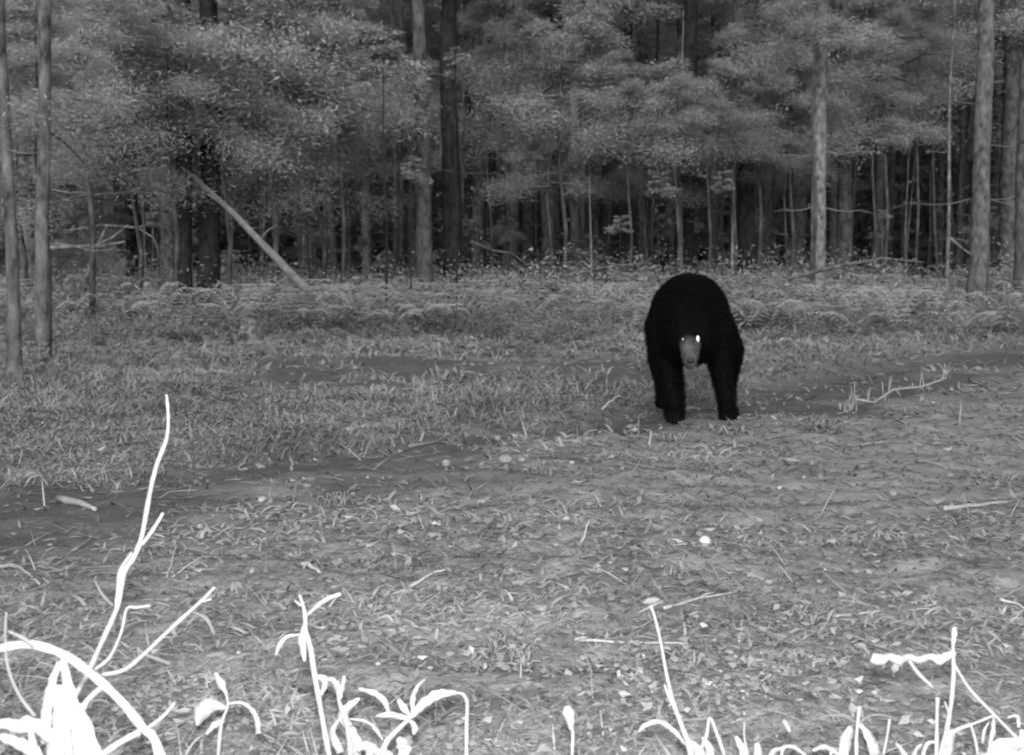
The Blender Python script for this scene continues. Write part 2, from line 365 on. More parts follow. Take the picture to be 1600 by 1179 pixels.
# understory trees: crowns placed by where their boughs hang in the photograph
US = [
 (1278, 10, 1.5, 23.5, 0, 'evergreen boughs covering the top of the pale straight pine trunk'),
 (265, 120, 2.2, 22.5, 0, 'soft evergreen mass high in front of the dark trunks left of the leaning pole'),
 (350, 160, 2.0, 23.5, 0, 'soft evergreen mass above the broken top of the leaning pole'),
 (60, 120, 1.3, 12.6, 0, 'nearest evergreen sprays behind the two slim pale trunks at left'),
 (1060, 170, 1.8, 27, 0, 'evergreen hanging lower above the bear, right part of the pale mass'),
 (1150, 190, 1.6, 28, 0, 'dull evergreen boughs between the bear and the pale straight trunk'),
 # px, py (crown centre), radius m, Y, kind(0 needle,1 leafy), label
 (130, 60, 2.3, 21, 0, 'young evergreen with soft pale boughs in the top left corner of the wood'),
 (30, 250, 1.9, 24, 0, 'dull young evergreen behind the leftmost pale trunk'),
 (210, 210, 2.4, 24, 0, 'young evergreen left of the broad dark trunk, boughs reaching halfway down'),
 (420, 80, 3.0, 24, 0, 'large pale evergreen crown above the leaning dead pole'),
 (530, 70, 1.8, 25, 0, 'pale evergreen crown left of the tall dark middle trunk'),
 (500, 225, 2.1, 26, 0, 'spreading evergreen with layered boughs over the dark gap left of the middle trunks'),
 (405, 235, 1.1, 25, 0, 'small evergreen around the top of the leaning dead pole'),
 (150, 360, 1.5, 26, 0, 'low bushy evergreen beside the tangled branches at left'),
 (60, 430, 1.2, 25, 0, 'low evergreen at ground level behind the second pale trunk'),
 (790, 60, 2.2, 31, 0, 'evergreen high between the middle trunks and the narrow grey trunk'),
 (880, 130, 2.6, 28, 0, 'bright drooping evergreen boughs in the upper middle, right of the tall dark trunk'),
 (985, 160, 1.7, 27.5, 0, 'pale bough mass hanging in front of the dark trunk above the bear'),
 (860, 240, 1.6, 28, 0, 'small pale evergreen below the bright boughs in the middle'),
 (1110, 160, 1.5, 28, 0, 'evergreen bough mass above the bear, covering the thick trunk'),
 (1190, 60, 2.0, 29, 0, 'evergreen at the top of the wood left of the pale straight trunk'),
 (1240, 160, 1.9, 28.5, 0, 'dull evergreen behind the pale straight trunk'),
 (1390, 60, 2.2, 30, 0, 'wide dull evergreen between the two pale trunks on the right'),
 (1370, 170, 1.7, 30, 0, 'smaller dull evergreen below the wide one between the two pale trunks'),
 (1440, 40, 1.6, 30, 0, 'evergreen around the top of the pale thick trunk on the right'),
 (1230, 225, 1.2, 29, 0, 'little evergreen low behind the pale straight trunk'),
 (1010, 260, 1.4, 30, 0, 'small grey evergreen hanging low just left above the bear'),
 (650, 150, 1.6, 31, 0, 'evergreen behind the pair of middle trunks'),
 (600, 90, .8, 22, 1, 'leafy branch of pale broad leaves left of the middle trunks'),
 (712, 95, .45, 23, 1, 'small spray of broad leaves against the tall dark trunk'),
 (640, 265, .45, 24, 1, 'small spray of bright leaves low on the middle trunks'),
 (482, 345, .62, 27, 1, 'round leafy sapling in the dark gap left of the middle trunks'),
 (1030, 290, .5, 27, 1, 'leafy sapling just above and left of the bear'),
 (970, 352, .35, 27, 1, 'little leafy sapling low in the dark gap left of the bear'),
 (1130, 285, .4, 27, 1, 'leafy sapling just above and right of the bear'),
]
random.seed(5)
for (px, py, r, Y, k, lab) in US:
    c = pt(px, py, Y); z0 = gz(c.x, Y)
    o = thing('leafy_sapling' if k else 'evergreen_tree', lab, 'sapling' if k else 'tree', (c.x, Y, z0))
    b = MB(); H = c.z - z0
    b.tube([(0, 0, -.2), (.03 * r, 0, H * .35), (-.04 * r, .02, H * .7), (0, 0, H + r * .6)], [.02 * r + .01, .018 * r + .008, .012 * r + .006, .005], seg=7)
    link('trunk', b.mesh('trunk', M['bark_dark' if k == 0 else 'bark_black']), o)
    me = (leafyc if k else under)[random.randrange(2 if k else 3)]
    link('crown', me, o, (0, 0, H), (0, 0, random.uniform(0, 6)), (r * 1.05, r * 1.05, r * .8))

sap_tr = MB().tube([(0, 0, -.1), (.02, 0, .5), (0, 0, 1)], [.016, .012, .006], seg=6).mesh('trunk', M['bark_mid'])
# the wood behind: slim dark trunks, each a tree
random.seed(21)
back = []
def dead_limbs(seed):
    rr = random.Random(seed); b = MB()
    for k in range(26):
        z = rr.uniform(.8, 8); az = rr.uniform(0, 6.28); L = rr.uniform(.4, 1.7); d = Vector((math.cos(az), math.sin(az), 0)); dr = rr.uniform(-.1, .35)
        ps = [d * (.08 + L * t) + Vector((0, 0, z - dr * L * t * t + .03 * math.sin(9 * t + z))) for t in (0, .3, .6, 1)]
        b.tube(ps, [.014, .011, .008, .003], seg=4, cap=False)
        for j in range(3):
            t = rr.uniform(.3, .9); q = d * (.08 + L * t) + Vector((0, 0, z - dr * L * t * t)); e = q + Vector((rr.uniform(-1, 1), rr.uniform(-1, 1), rr.uniform(-.6, .3))) * .3 * L
            b.tube([q, e], [.006, .002], seg=3, cap=False)
    return b.mesh('dead_limbs', M['bark_mid'])
limbs = [dead_limbs(k) for k in range(4)]
tm = [trunk_mesh(.13 + .02 * k, 17, 300 + k, M['bark_dark' if k != 1 else 'bark_mid'], (random.uniform(-.01, .01), 0), seg=9, rings=16) for k in range(5)]
n = 0
while n < 165:
    Y = random.uniform(32, 62); x = random.uniform(-1, 1) * (.45 * Y + 5)
    if any((x - a) ** 2 + (Y - b) ** 2 < .8 for a, b in back): continue
    back.append((x, Y)); n += 1
    o = thing('tree', 'slim dark trunk deep in the wood among many alike', 'tree', (x, Y, gz(x, Y)), 'trunks deep in the wood')
    s = random.uniform(.7, 1.5)
    s = s * random.choice((.45, .7, 1, 1, 1.25)); o.rotation_euler = (random.gauss(0, .012), random.gauss(0, .022), 0)
    link('trunk', tm[n % 5], o, (0, 0, 0), (0, 0, random.uniform(0, 6)), (s, s, 1))
    link('dead_limbs', limbs[n % 4], o, (0, 0, random.uniform(-1, 1)), (0, 0, random.uniform(0, 6)))['kind'] = 'stuff'
    cm = (tall + tall_high)[random.choice((0, 1, 2, 3, 4, 3, 4))]
    link('crown', cm, o, (0, 0, random.uniform(.2, 2.5)), (0, 0, random.uniform(0, 6)), (1.0, 1.0, 1))
# thin poles standing in the dark gap
pm = [MB().tube([(0, 0, -.2), (.05, 0, 2), (-.04, .03, 4.5), (.1, 0, 7)], [.05, .042, .03, .01], seg=7).mesh('thin_trunk', M['bark_dark' if k == 1 else 'bark_mid']) for k in range(3)]
for k in range(34):
    Y = random.uniform(33, 48); x = random.uniform(-1, 1) * (.42 * Y + 2)
    s = random.uniform(.6, 1.5)
    tag(link('thin_trunk', pm[0 if k % 6 == 0 else 1 + k % 2], None, (x, Y, gz(x, Y)), (random.uniform(-.05, .05), random.uniform(-.07, .07), random.uniform(0, 6)), (s, s, 1)),
        'thin bare pole tree standing in the shade behind the brush', 'tree', 'thin pole trees in the shade')
for k in range(85):
    Y = random.uniform(29, 46); x = random.uniform(-1, 1) * (.42 * Y + 2); r0 = random.uniform(.25, .8); H = random.uniform(.5, 3.4)
    o = thing('leafy_sapling', 'small leafy sapling standing in the shade between the dark trunks', 'sapling', (x, Y, gz(x, Y)), 'saplings in the shade of the wood')
    link('trunk', sap_tr, o, (0, 0, 0), (0, 0, 0), (1, 1, H)); link('crown', leafyc[k % 2] if k % 3 else under[k % 3], o, (0, 0, H), (0, 0, random.uniform(0, 6)), (r0, r0, r0 * .6))
# the mass of leaves far back closes the view
r = np.random.default_rng(50); n = 90000
P = np.stack([r.uniform(-75, 75, n), r.uniform(64, 84, n), r.uniform(0, 1, n) ** 1.3 * 24], 1); P[:, 2] += terrain(P[:, 0], P[:, 1])
D = unit(r.normal(size=(n, 3))); U = unit(np.cross(D, r.normal(size=(n, 3))))
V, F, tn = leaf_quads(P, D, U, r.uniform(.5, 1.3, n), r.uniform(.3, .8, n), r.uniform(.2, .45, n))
o = link('far_woods', npmesh('far_woods', V, F, M['foliage'], tn)); o['kind'] = 'stuff'; o['label'] = 'dark mass of the deeper wood'

# leaning dead pole and the tangle at the left
b = MB(); a0 = pt(288, 265, 23.5); a1 = pt(550, 515, 18.8)
pts = [a0.lerp(a1, t) + Vector((0, 0, .05 * math.sin(t * 6))) for t in np.linspace(0, 1, 14)]
b.tube(pts, [.035 + .055 * t for t in np.linspace(0, 1, 14)], seg=10, jit=.14)
po = thing('leaning_dead_tree', 'pale dead pole leaning down to the right at the left of the wood edge', 'dead tree', (a1.x, a1.y, a1.z))
link('trunk', b.mesh('trunk', M['log'], origin=a1), po)
for (t, dx, dz) in ((.25, -.35, .2), (.5, .3, .25), (.72, -.25, .15)):
    q = a0.lerp(a1, t); bb = MB().tube([q, q + Vector((dx * .5, -.05, dz * .7)), q + Vector((dx, -.1, dz))], [.018, .012, .004], seg=5)
    link('branch', bb.mesh('branch', M['twig'], origin=a1), po)
def branch_thing(paths, Y, label, m, w=8, name='fallen_branch'):
    P0 = pt(paths[0][0][0], paths[0][0][1], Y)
    o = thing(name, label, 'branch', P0)
    for i, pth in enumerate(paths):
        ps = [pt(q[0], q[1], Y + (q[2] if len(q) > 2 else 0)) for q in pth]; k = len(ps)
        rr = w * (1 if i == 0 else .7) / FPX * Y / 2
        link('limb' if i == 0 else 'twig', MB().tube(ps, [rr * (1 - .6 * j / max(1, k - 1)) for j in range(k)], seg=7, jit=.08).mesh('limb', m, origin=P0), o)
    return o
branch_thing([[(128, 462), (140, 420), (158, 372), (168, 352)]], 22, 'short pale dead stem slanting up under the tangled branches at left', M['bark_light'], 8)
branch_thing([[(70, 388), (110, 386), (160, 384), (196, 378)], [(150, 384), (175, 372), (200, 352)]], 21, 'grey dead branch lying level across the tangle behind the second pale trunk', M['bark_light'], 7)
branch_thing([[(100, 362), (160, 352), (215, 356), (240, 372), (252, 408)], [(215, 356), (235, 350), (262, 352)]], 24, 'bent dead branch arching down at the left of the dark trunks', M['bark_light'], 5)
branch_thing([[(273, 415), (283, 360), (290, 310)]], 24, 'thin dead stem just left of the leaning pole', M['bark_light'], 4)
branch_thing([[(735, 378), (770, 392), (800, 396), (830, 420)], [(770, 392), (760, 380)]], 26, 'dark curved branch in the shade right of the middle trunks', M['bark_dark'], 6)
branch_thing([[(880, 432), (945, 418), (1010, 411)], [(945, 418), (1000, 440)]], 24, 'dead branch lying on the brush left above the bear', M['bark_mid'], 7)
branch_thing([[(1230, 436), (1300, 418), (1380, 404), (1440, 410)], [(1310, 417), (1345, 428)]], 23, 'long dead branch lying on the brush right of the pale straight trunk', M['bark_mid'], 7)
branch_thing([[(1484, 372), (1505, 390), (1524, 402)]], 24, 'short dead stick leaning between thin stem and thick pale trunk', M['bark_light'], 5)

# ------------------------------------------------------------------ undergrowth, grass, litter
def sample_field(n, py0, py1, seed, xpad=1.12):
    r = np.random.default_rng(seed); py = r.uniform(py0, py1, n)
    Y = FPX * CAMZ / (py - HZ); Y = Y * r.uniform(.97, 1.03, n)
    X = r.uniform(-1, 1, n) * (Y * .4145 * xpad + .25)
    return X, Y, r
# brush at the wood's edge: leafy shoots 0.3 - 0.9 m tall
r = np.random.default_rng(61); nb = 5200
by = r.uniform(13.5, 34, nb); bx = r.uniform(-1, 1, nb) * (.46 * by + 2)
dens = fbm(bx * .35, by * .35, 71, 3)
keep = ((by + 1.5 * dens * 2) > 14.5 + 3.5 * sm(-1, 4, bx) * 0 + 2.0 * (bx > 1.5)) & (r.random(nb) < .62 + dens)
bx, by = bx[keep], by[keep]; nb = len(bx)
bh = (.16 + .62 * sm(15, 27, by) + .35 * sm(22, 30, by)) * r.uniform(.5, 1.35, nb) * (1 + 1.1 * fbm(bx * .55, by * .55, 75, 3))
per = 84; bxx = np.repeat(bx, per); byy = np.repeat(by, per); hh = np.repeat(bh, per); n = len(bxx)
sx = np.repeat(bh * r.uniform(.4, .9, nb), per)
ang = r.uniform(0, 2 * np.pi, n); rad = np.sqrt(r.random(n)) * sx
zf = r.random(n) ** .7 * (1 - .55 * (rad / np.maximum(sx, .01)) ** 2)
P = np.stack([bxx + np.cos(ang) * rad, byy + np.sin(ang) * rad, terrain(bxx, byy) + hh * zf], 1)
D = unit(np.stack([np.cos(ang), np.sin(ang), r.uniform(-.5, .8, n)], 1) + r.normal(size=(n, 3)) * .45)
U = unit(np.cross(D, unit(r.normal(size=(n, 3)) * .5 + np.array([0, -.3, 1]))))
ln = r.uniform(.04, .11, n) * (.6 + .5 * np.repeat(np.clip(bh, .2, 1), per)); tn = np.repeat(.80 + .8 * fbm(bx * .5, by * .4, 78, 3) + r.uniform(-.15, .15, nb), per) * r.uniform(.8, 1.2, n)
V, F, tt = leaf_quads(P, D, U, ln, ln * r.uniform(.25, .5, n), tn)
fr = np.random.default_rng(66); FV, FF, FT = [V], [F], [tt]; off = len(V)
for c in range(420):
    y0 = fr.uniform(17, 33); x0 = fr.uniform(-1, 1) * (.44 * y0 + 1.5)
    if fbm(np.array([x0 * .35]), np.array([y0 * .35]), 71, 3)[0] < -.22: continue
    hgt = fr.uniform(.35, .8) * (.55 + .45 * (y0 - 17) / 16); z0 = gz(x0, y0); tb = fr.uniform(.95, 1.4)
    for q in range(8):
        az = fr.uniform(0, 6.28); L = fr.uniform(.45, .9); d = np.array([math.cos(az), math.sin(az), 0]); sd_ = np.array([-d[1], d[0], 0])
        t = np.linspace(.12, 1, 15); cen = np.array([x0, y0, z0]) + d * (L * t)[:, None] + np.array([0, 0, 1]) * (hgt * 1.35 * np.sin(t * 2.35))[:, None]
        wl = .20 * L * (1.05 - t)
        for sgn in (-1, 1):
            Pc = cen + sd_ * (sgn * wl * .6)[:, None]; Dl = unit(np.tile(sd_ * sgn + d * .35 + np.array([0, 0, -.25]), (15, 1)) + fr.normal(size=(15, 3)) * .12); Ul = unit(np.cross(Dl, np.tile([0, -.2, 1.], (15, 1))))
            v_, f_, t_ = leaf_quads(Pc, Dl, Ul, wl * 1.3 + .02, np.full(15, .045), tb * fr.uniform(.9, 1.1, 15)); FV.append(v_); FF.append(f_ + off); FT.append(t_); off += len(v_)
V, F, tt = np.concatenate(FV), np.concatenate(FF), np.concatenate(FT)
o = link('undergrowth', npmesh('undergrowth', V, F, M['leafy'], tt)); o['kind'] = 'stuff'; o['label'] = 'low brush and ferns along the edge of the wood'

def blades(X, Y, r, ht, wd, tone, lie=.0, curl=.4):
    """bent two-piece blades; lie 0 upright .. 1 flat on the ground"""
    n = len(X); Z = terrain(X, Y); az = r.uniform(0, 2 * np.pi, n); d = np.stack([np.cos(az), np.sin(az), np.zeros(n)], 1)
    s = np.stack([-np.sin(az), np.cos(az), np.zeros(n)], 1) ; s = unit(s + r.normal(size=(n, 3)) * .3)
    el = np.clip((1 - lie) * 1.2 + r.normal(size=n) * .22, .03, 1.5)
    B = np.stack([X, Y, Z - .004 + r.uniform(0, .012, n) * (lie > .5)], 1)
    mid = B + d * (ht * .5 * np.cos(el))[:, None] + np.array([0, 0, 1]) * (ht * .5 * np.sin(el))[:, None]
    el2 = el - curl * r.uniform(.3, 1.4, n); el2 = np.maximum(el2, -.25 * lie)
    tip = mid + d * (ht * .5 * np.cos(el2))[:, None] + np.array([0, 0, 1]) * (ht * .5 * np.sin(el2))[:, None]
    w = (wd / 2)[:, None]
    V = np.stack([B - s * w, B + s * w, mid + s * w * .9, mid - s * w * .9, tip + s * w * .25, tip - s * w * .25], 1).reshape(-1, 3)
    i = np.arange(n)[:, None] * 6
    F = np.concatenate([i + np.array([[0, 1, 2, 3]]), i + np.array([[3, 2, 4, 5]])], 0)
    return V, F, np.repeat(tone, 6)
def join(parts):
    Vs, Fs, Ts, off = [], [], [], 0
    for V, F, T in parts:
        Vs.append(V); Fs.append(F + off); Ts.append(T); off += len(V)
    return np.concatenate(Vs), np.concatenate(Fs), np.concatenate(Ts)

# long grass beyond the furrow
X, Y, r = sample_field(150000, 452, 800, 81); e = edge_line(X, Y); so_ = soilmask(X, Y)
k = (e > -.1) & (r.random(len(X)) > so_ * 1.1) & (Y > 5.0) & (Y < 34); X, Y = X[k], Y[k]; r = np.random.default_rng(82); n = len(X)
cl = 1 + 1.0 * fbm(X * 1.8, Y * 1.8, 85, 3)
g1 = blades(X, Y, r, (.045 + .0055 * Y) * cl * r.uniform(.5, 1.3, n), .0035 + .0011 * Y * r.uniform(.6, 1.4, n), (.85 + .45 * fbm(X * .9, Y * .9, 87, 3)) * r.uniform(.88, 1.14, n), lie=.45, curl=.7)
o = link('long_grass', npmesh('long_grass', *g1[:2], M['grass'], g1[2])); o['kind'] = 'stuff'; o['label'] = 'longer grass beyond the furrow'
# short sparse grass and lying straw on this side
X, Y, r = sample_field(130000, 520, 1400, 83); so_ = soilmask(X, Y)
pat = fbm(X * 1.1, Y * 2.0, 93, 4)
k = (r.random(len(X)) < np.clip(.62 + 1.3 * pat, .08, 1) * (1 - .8 * so_)) ; X, Y, pat = X[k], Y[k], pat[k]; r = np.random.default_rng(84); n = len(X)
tone = np.clip(.80 + .75 * pat + .35 * fbm(X * 3, Y * 7, 94, 3) + r.normal(size=n) * .12, .35, 1.6)
g2 = blades(X, Y, r, (.018 + .006 * Y) * r.uniform(.4, 1.7, n), .003 + .0012 * Y * r.uniform(.4, 2.0, n), tone, lie=.8, curl=.5)
o = link('short_grass', npmesh('short_grass', *g2[:2], M['grass'], g2[2])); o['kind'] = 'stuff'; o['label'] = 'short flattened grass in the foreground'
# straw lying flat, paler
X, Y, r = sample_field(9500, 560, 1400, 95); pat = fbm(X * 1.7, Y * 3, 97, 3)
k = r.random(len(X)) < np.clip(.4 + 1.6 * pat, .04, 1); X, Y = X[k], Y[k]; r = np.random.default_rng(96); n = len(X)
g3 = blades(X, Y, r, (.03 + .016 * Y) * r.uniform(.5, 1.7, n), (.002 + .0007 * Y) * r.uniform(.6, 1.5, n), r.uniform(.85, 1.5, n), lie=.93, curl=.15)
# fallen leaves
X, Y, r = sample_field(25000, 560, 1400, 98); pat = fbm(X * 2.6, Y * 3.2, 99, 3)
k = r.random(len(X)) < np.clip(.22 + 3.0 * pat, .03, 1) * (1 - .7 * soilmask(X, Y)); X, Y = X[k], Y[k]; r = np.random.default_rng(77); n = len(X)
P = np.stack([X, Y, terrain(X, Y) + r.uniform(.006, .03, n)], 1)
D = unit(r.normal(size=(n, 3)) * np.array([1, .8, .22])); U = unit(np.cross(D, unit(r.normal(size=(n, 3)) * .5 + np.array([0, -.2, 1]))))
ln = (.010 + .0036 * Y) * r.uniform(.4, 1.9, n); w = ln * r.uniform(.3, .65, n)
# six-point leaves folded on the midrib
nn = np.cross(D, U); A = P - D * (ln / 2)[:, None]; Bq = P + D * (ln / 2)[:, None]
c1 = P - D * (ln * .12)[:, None] + U * (w / 2)[:, None] + nn * (w * .2)[:, None]; c2 = P - D * (ln * .12)[:, None] - U * (w / 2)[:, None] + nn * (w * .22)[:, None]
m1 = P + D * (ln * .1)[:, None]
V = np.stack([A, c1, Bq, m1, c2, P - nn * .001], 1).reshape(-1, 3); i = np.arange(n)[:, None] * 6
F = np.concatenate([i + np.array([[0, 1, 2, 3]]), i + np.array([[0, 3, 2, 4]])], 0)
V, F, T = join([g3, (V, F, np.repeat(r.uniform(.62, .95, n) * (1 + 1.1 * r.random(n) ** 9), 6))])
o = link('leaf_litter', npmesh('leaf_litter', V, F, M['litter'], T)); o['kind'] = 'stuff'; o['label'] = 'dead leaves and straw strewn on the ground'

# ------------------------------------------------------------------ things on the clearing
def gpt(px, py, lift=0.0):
    """point on the ground under photograph pixel (px, py)"""
    Y = FPX * CAMZ / max(6, py - HZ)
    for _ in range(6):
        x = pt(px, py, Y).x; z = gz(x, Y); Y = FPX * (CAMZ - z) / max(4, py - HZ)
    p = pt(px, py, Y); return Vector((p.x, Y, gz(p.x, Y) + lift))
random.seed(31)
def stick(path, w, label, m='twig', twigs=(), name='stick', lift=.012, stand=None):
    """path of ground pixels; stand = list of heights (m) above ground for each point"""
    ps = []
    Yref = gpt(*path[0]).y if stand is not None else None
    for i, q in enumerate(path):
        if stand is not None: p = pt(q[0], q[1], Yref); 
        else: p = gpt(q[0], q[1], lift)
        ps.append(p)
    k = len(ps); rad = w / FPX * ps[0].y / 2
    mb = MB(); 
    # resample with small kinks
    q = []
    for a_, b_ in zip(ps[:-1], ps[1:]):
        for t in (0, .33, .66): q.append(a_.lerp(b_, t) + Vector((random.uniform(-1, 1), random.uniform(-1, 1), random.uniform(0, 1))) * rad * .6)
    q.append(ps[-1]); n = len(q)
    mb.tube(q, [rad * (1 - .55 * i / (n - 1)) for i in range(n)], seg=7, jit=.12)
    for (j, dx, dz) in twigs:
        s_ = q[min(j, n - 1)]; e_ = s_ + Vector((dx, random.uniform(-.01, .01), dz)); mb.tube([s_, s_.lerp(e_, .5) + Vector((0, 0, .004)), e_], [rad * .55, rad * .4, rad * .2], seg=5)
    return tag(link(name, mb.mesh(name, M[m], origin=ps[0]), None, ps[0]), label, 'stick')
stick([(97, 786), (125, 794), (150, 801)], 13, 'short thick pale piece of wood lying on dark soil at left', 'twig_pale')
stick([(712, 808), (730, 832), (750, 850)], 6, 'thin stick slanting down to the right, in the middle of the clearing', 'twig', stand=1)
stick([(838, 806), (850, 835), (871, 860)], 7, 'pale forked twig standing left of the small upright one, below the mushroom', 'twig_pale', twigs=((4, -.03, -.05),), stand=1)
stick([(902, 858), (912, 838), (921, 812)], 5, 'small upright twig leaning right in the middle of the clearing', 'twig_pale', stand=1)
stick([(1475, 802), (1530, 797), (1588, 793)], 8, 'pale stick lying level near the right edge', 'twig_pale')
stick([(640, 702), (665, 688), (700, 682)], 5, 'thin stick lying across the dark furrow', 'twig')
stick([(415, 818), (440, 806), (460, 797)], 6, 'short stick slanting up to the right on the left half', 'twig')
stick([(115, 868), (140, 852), (160, 838)], 5, 'short thin stick on the dark soil left of the tall dead stem', 'twig')
stick([(620, 815), (640, 835), (655, 855)], 4, 'thin bent twig left of the slanting stick in the middle', 'twig', stand=1)
stick([(470, 892), (485, 901), (500, 907)], 9, 'bright short stick end beside a thin dark root in the lower middle', 'twig_pale')
stick([(505, 905), (550, 910), (590, 908), (620, 915)], 4, 'thin dark root curving over the soil in the lower middle', 'bark_dark')
stick([(640, 925), (680, 912), (700, 902)], 6, 'curved pale twig lying in the lower middle', 'twig_pale')
stick([(280, 875), (300, 886), (325, 897)], 8, 'pale stick lying right of the tall dead stem', 'twig')
stick([(257, 915), (268, 880), (276, 850)], 4, 'thin upright twig right of the tall dead stem', 'twig', stand=1)
stick([(0, 897), (25, 902), (48, 910)], 8, 'pale stick end at the left edge of the clearing', 'twig')
stick([(1036, 967), (1090, 950), (1155, 937)], 6, 'long pale twig lying right of the slim budded stalk', 'twig_pale', twigs=((3, .05, .02),))
stick([(905, 1018), (990, 1020), (1075, 1022)], 5, 'long straight straw lying behind the slim budded stalk', 'twig_pale')
stick([(1300, 978), (1340, 974), (1380, 976)], 5, 'thin pale stick lying left of the cut pale branch', 'twig_pale')
stick([(1560, 948), (1585, 955), (1600, 965)], 6, 'pale curved twig leaving the picture at the right edge', 'twig_pale')
stick([(800, 925), (850, 918), (915, 905)], 7, 'pale rough twig lying in the middle of the foreground', 'twig')
stick([(1050, 866), (1100, 862), (1150, 858)], 4, 'thin straw lying just below the round white mushroom', 'twig')
stick([(940, 640), (952, 628), (968, 617)], 4, 'small thin stalk leaning right at the left of the bear', 'twig_pale', stand=1)
stick([(1000, 630), (985, 615), (977, 650)], 3, 'small bent straw close by the left of the bear', 'twig', stand=1)
stick([(1015, 700), (1017, 672)], 5, 'short pale stub standing below the bear at left', 'twig_pale', stand=1)
stick([(1140, 680), (1130, 664), (1122, 676)], 5, 'broken pale grass stalk below the right legs of the bear', 'twig', stand=1)
stick([(1143, 640), (1147, 622), (1143, 607)], 4, 'small pale stalk in front of the right foreleg of the bear', 'twig_pale', stand=1)
stick([(470, 552), (482, 566), (492, 590)], 5, 'forked dead twig standing at the left of the dark strip', 'twig', stand=1)
stick([(1515, 596), (1535, 603), (1552, 611)], 6, 'short stick lying near the right edge beyond the thorny branch', 'twig')
stick([(1345, 700), (1400, 694)], 5, 'thin pale stick lying on the right half below the thorny branch', 'twig')
stick([(1430, 725), (1455, 733), (1480, 729)], 6, 'short pale curved stick on the right half', 'twig')
# thorny pale branch on the right
mb = MB(); Yb = gpt(1330, 640).y
path = [pt(1328, 640, Yb), pt(1335, 622, Yb), pt(1365, 628, Yb + .3), pt(1395, 608, Yb + .6), pt(1440, 603, Yb + .9), pt(1478, 590, Yb + 1.2), pt(1476, 568, Yb + 1.2)]
mb.tube(path, [.010, .009, .009, .009, .008, .007, .004], seg=6)
tb = link('thorny_branch', mb.mesh('thorny_branch', M['twig_pale'], origin=path[0]), None, path[0]); tag(tb, 'pale thorny dead branch arching over the grass right of the bear', 'branch')
for k in range(26):
    t = random.uniform(.4, 5.8); i = int(t); q = path[i].lerp(path[i + 1], t - i); d = Vector((random.uniform(-.06, .06), random.uniform(-.04, .04), random.choice((-.07, .05, .1, .14)) * random.uniform(.6, 1)))
    link('thorn_twig', MB().tube([q, q + d * .5, q + d], [.005, .004, .0015], seg=5).mesh('thorn_twig', M['twig_pale'], origin=path[0]), tb)
# leaves of pale herbs
def herb(px, py, w, h, label, m='dry_leaf', n=9, name='low_herb', tone='twig_pale', ls=1.0):
    p = gpt(px, py); s = p.y / FPX
    o = thing(name, label, 'plant', p)
    for k in range(n * 2):
        az = random.uniform(0, 6.28); L = w * s * ls * random.uniform(.16, .36); hh = h * s * random.uniform(.1, .9)
        d = Vector((math.cos(az), math.sin(az) * .8, 0)); c0 = Vector((random.gauss(0, .2) * w * s, random.gauss(0, .25 if ls < 1 else .15) * w * s, 0)); c0.z = max(0, random.uniform(.0, .4)) * hh
        sd = Vector((-d.y, d.x, random.uniform(-.8, .8)))
        q = [c0, c0 + d * L * .4 + Vector((0, 0, hh * .5)), c0 + d * L * .8 + Vector((0, 0, hh * random.uniform(.3, .9))), c0 + d * L + Vector((0, 0, hh * random.uniform(0, .6)))]
        ww = L * random.uniform(.12, .32)
        link('leaf', MB().leaf(q, [.002, ww, ww * random.uniform(.5, 1.1), .002], side=sd).mesh('leaf', M[tone]), o)
    return o
herb(700, 608, 90, 40, 'low leafy clump at the end of the dark strip in the middle', n=16, tone='twig')
herb(530, 790, 50, 36, 'small rounded leafy clump in the left half of the clearing', tone='twig')
herb(1325, 640, 30, 38, 'pale tuft of dry leaves at the foot of the thorny branch', n=7)
herb(1140, 678, 60, 26, 'clump of broad dry leaves just below the bear', n=10, tone='litter_leaf')
herb(1045, 690, 60, 22, 'flat dry clump below the left legs of the bear', n=9, tone='twig')
herb(790, 1020, 170, 34, 'crumpled pale leaves lying in the lower middle foreground', n=30, tone='litter_leaf', ls=.5)
herb(1265, 985, 80, 34, 'dry leaf clump left of the cut pale branch', n=10, tone='twig')
herb(1290, 670, 90, 30, 'tuft of dry grass below the thorny branch', n=12, tone='twig')
herb(890, 975, 90, 22, 'flat pale leaf clump left of the slim budded stalk', n=8, tone='twig')
herb(1060, 905, 50, 30, 'small leafy clump behind the slim budded stalk', n=9, tone='twig')
herb(845, 745, 50, 30, 'rounded leafy clump right of the domed mushroom', n=10, tone='twig')
herb(985, 1075, 50, 20, 'single curled dry leaves left of the slim budded stalk foot', n=4, tone='twig_pale')
herb(1195, 1105, 70, 26, 'curled dry leaf tuft in the right foreground', n=6, tone='twig')
# mushrooms and stones
def mushroom(px, py, w, label, stem=.5, flat=.7):
    mm = M['mushroom' if px == 1101 else 'mushroom_dull']
    p = gpt(px, py); r_ = w / FPX * p.y / 2; o = thing('mushroom', label, 'mushroom', p)
    link('stem', MB().tube([(0, 0, -.01), (.1 * r_, 0, r_ * stem), (0, 0, r_ * (stem + .5))], [r_ * .35, r_ * .28, r_ * .3], seg=9).mesh('stem', mm), o)
    link('cap', MB().ell((0, 0, r_ * (stem + .35)), (r_, r_, r_ * flat), u=18, w=10, jit=.02).mesh('cap', mm), o)
mushroom(1101, 856, 19, 'round white mushroom standing alone in the right middle of the clearing', .25, .95)
mushroom(790, 737, 24, 'domed pale mushroom on a stem in the middle of the clearing', 1.2, .6)
mushroom(815, 722, 14, 'small pale mushroom directly right of the domed one', .5)
mushroom(777, 687, 11, 'tiny round mushroom above the domed one, on the furrow', .3, .9)
mushroom(697, 735, 13, 'narrow pale mushroom left of the domed one', 1.2, 1.0)
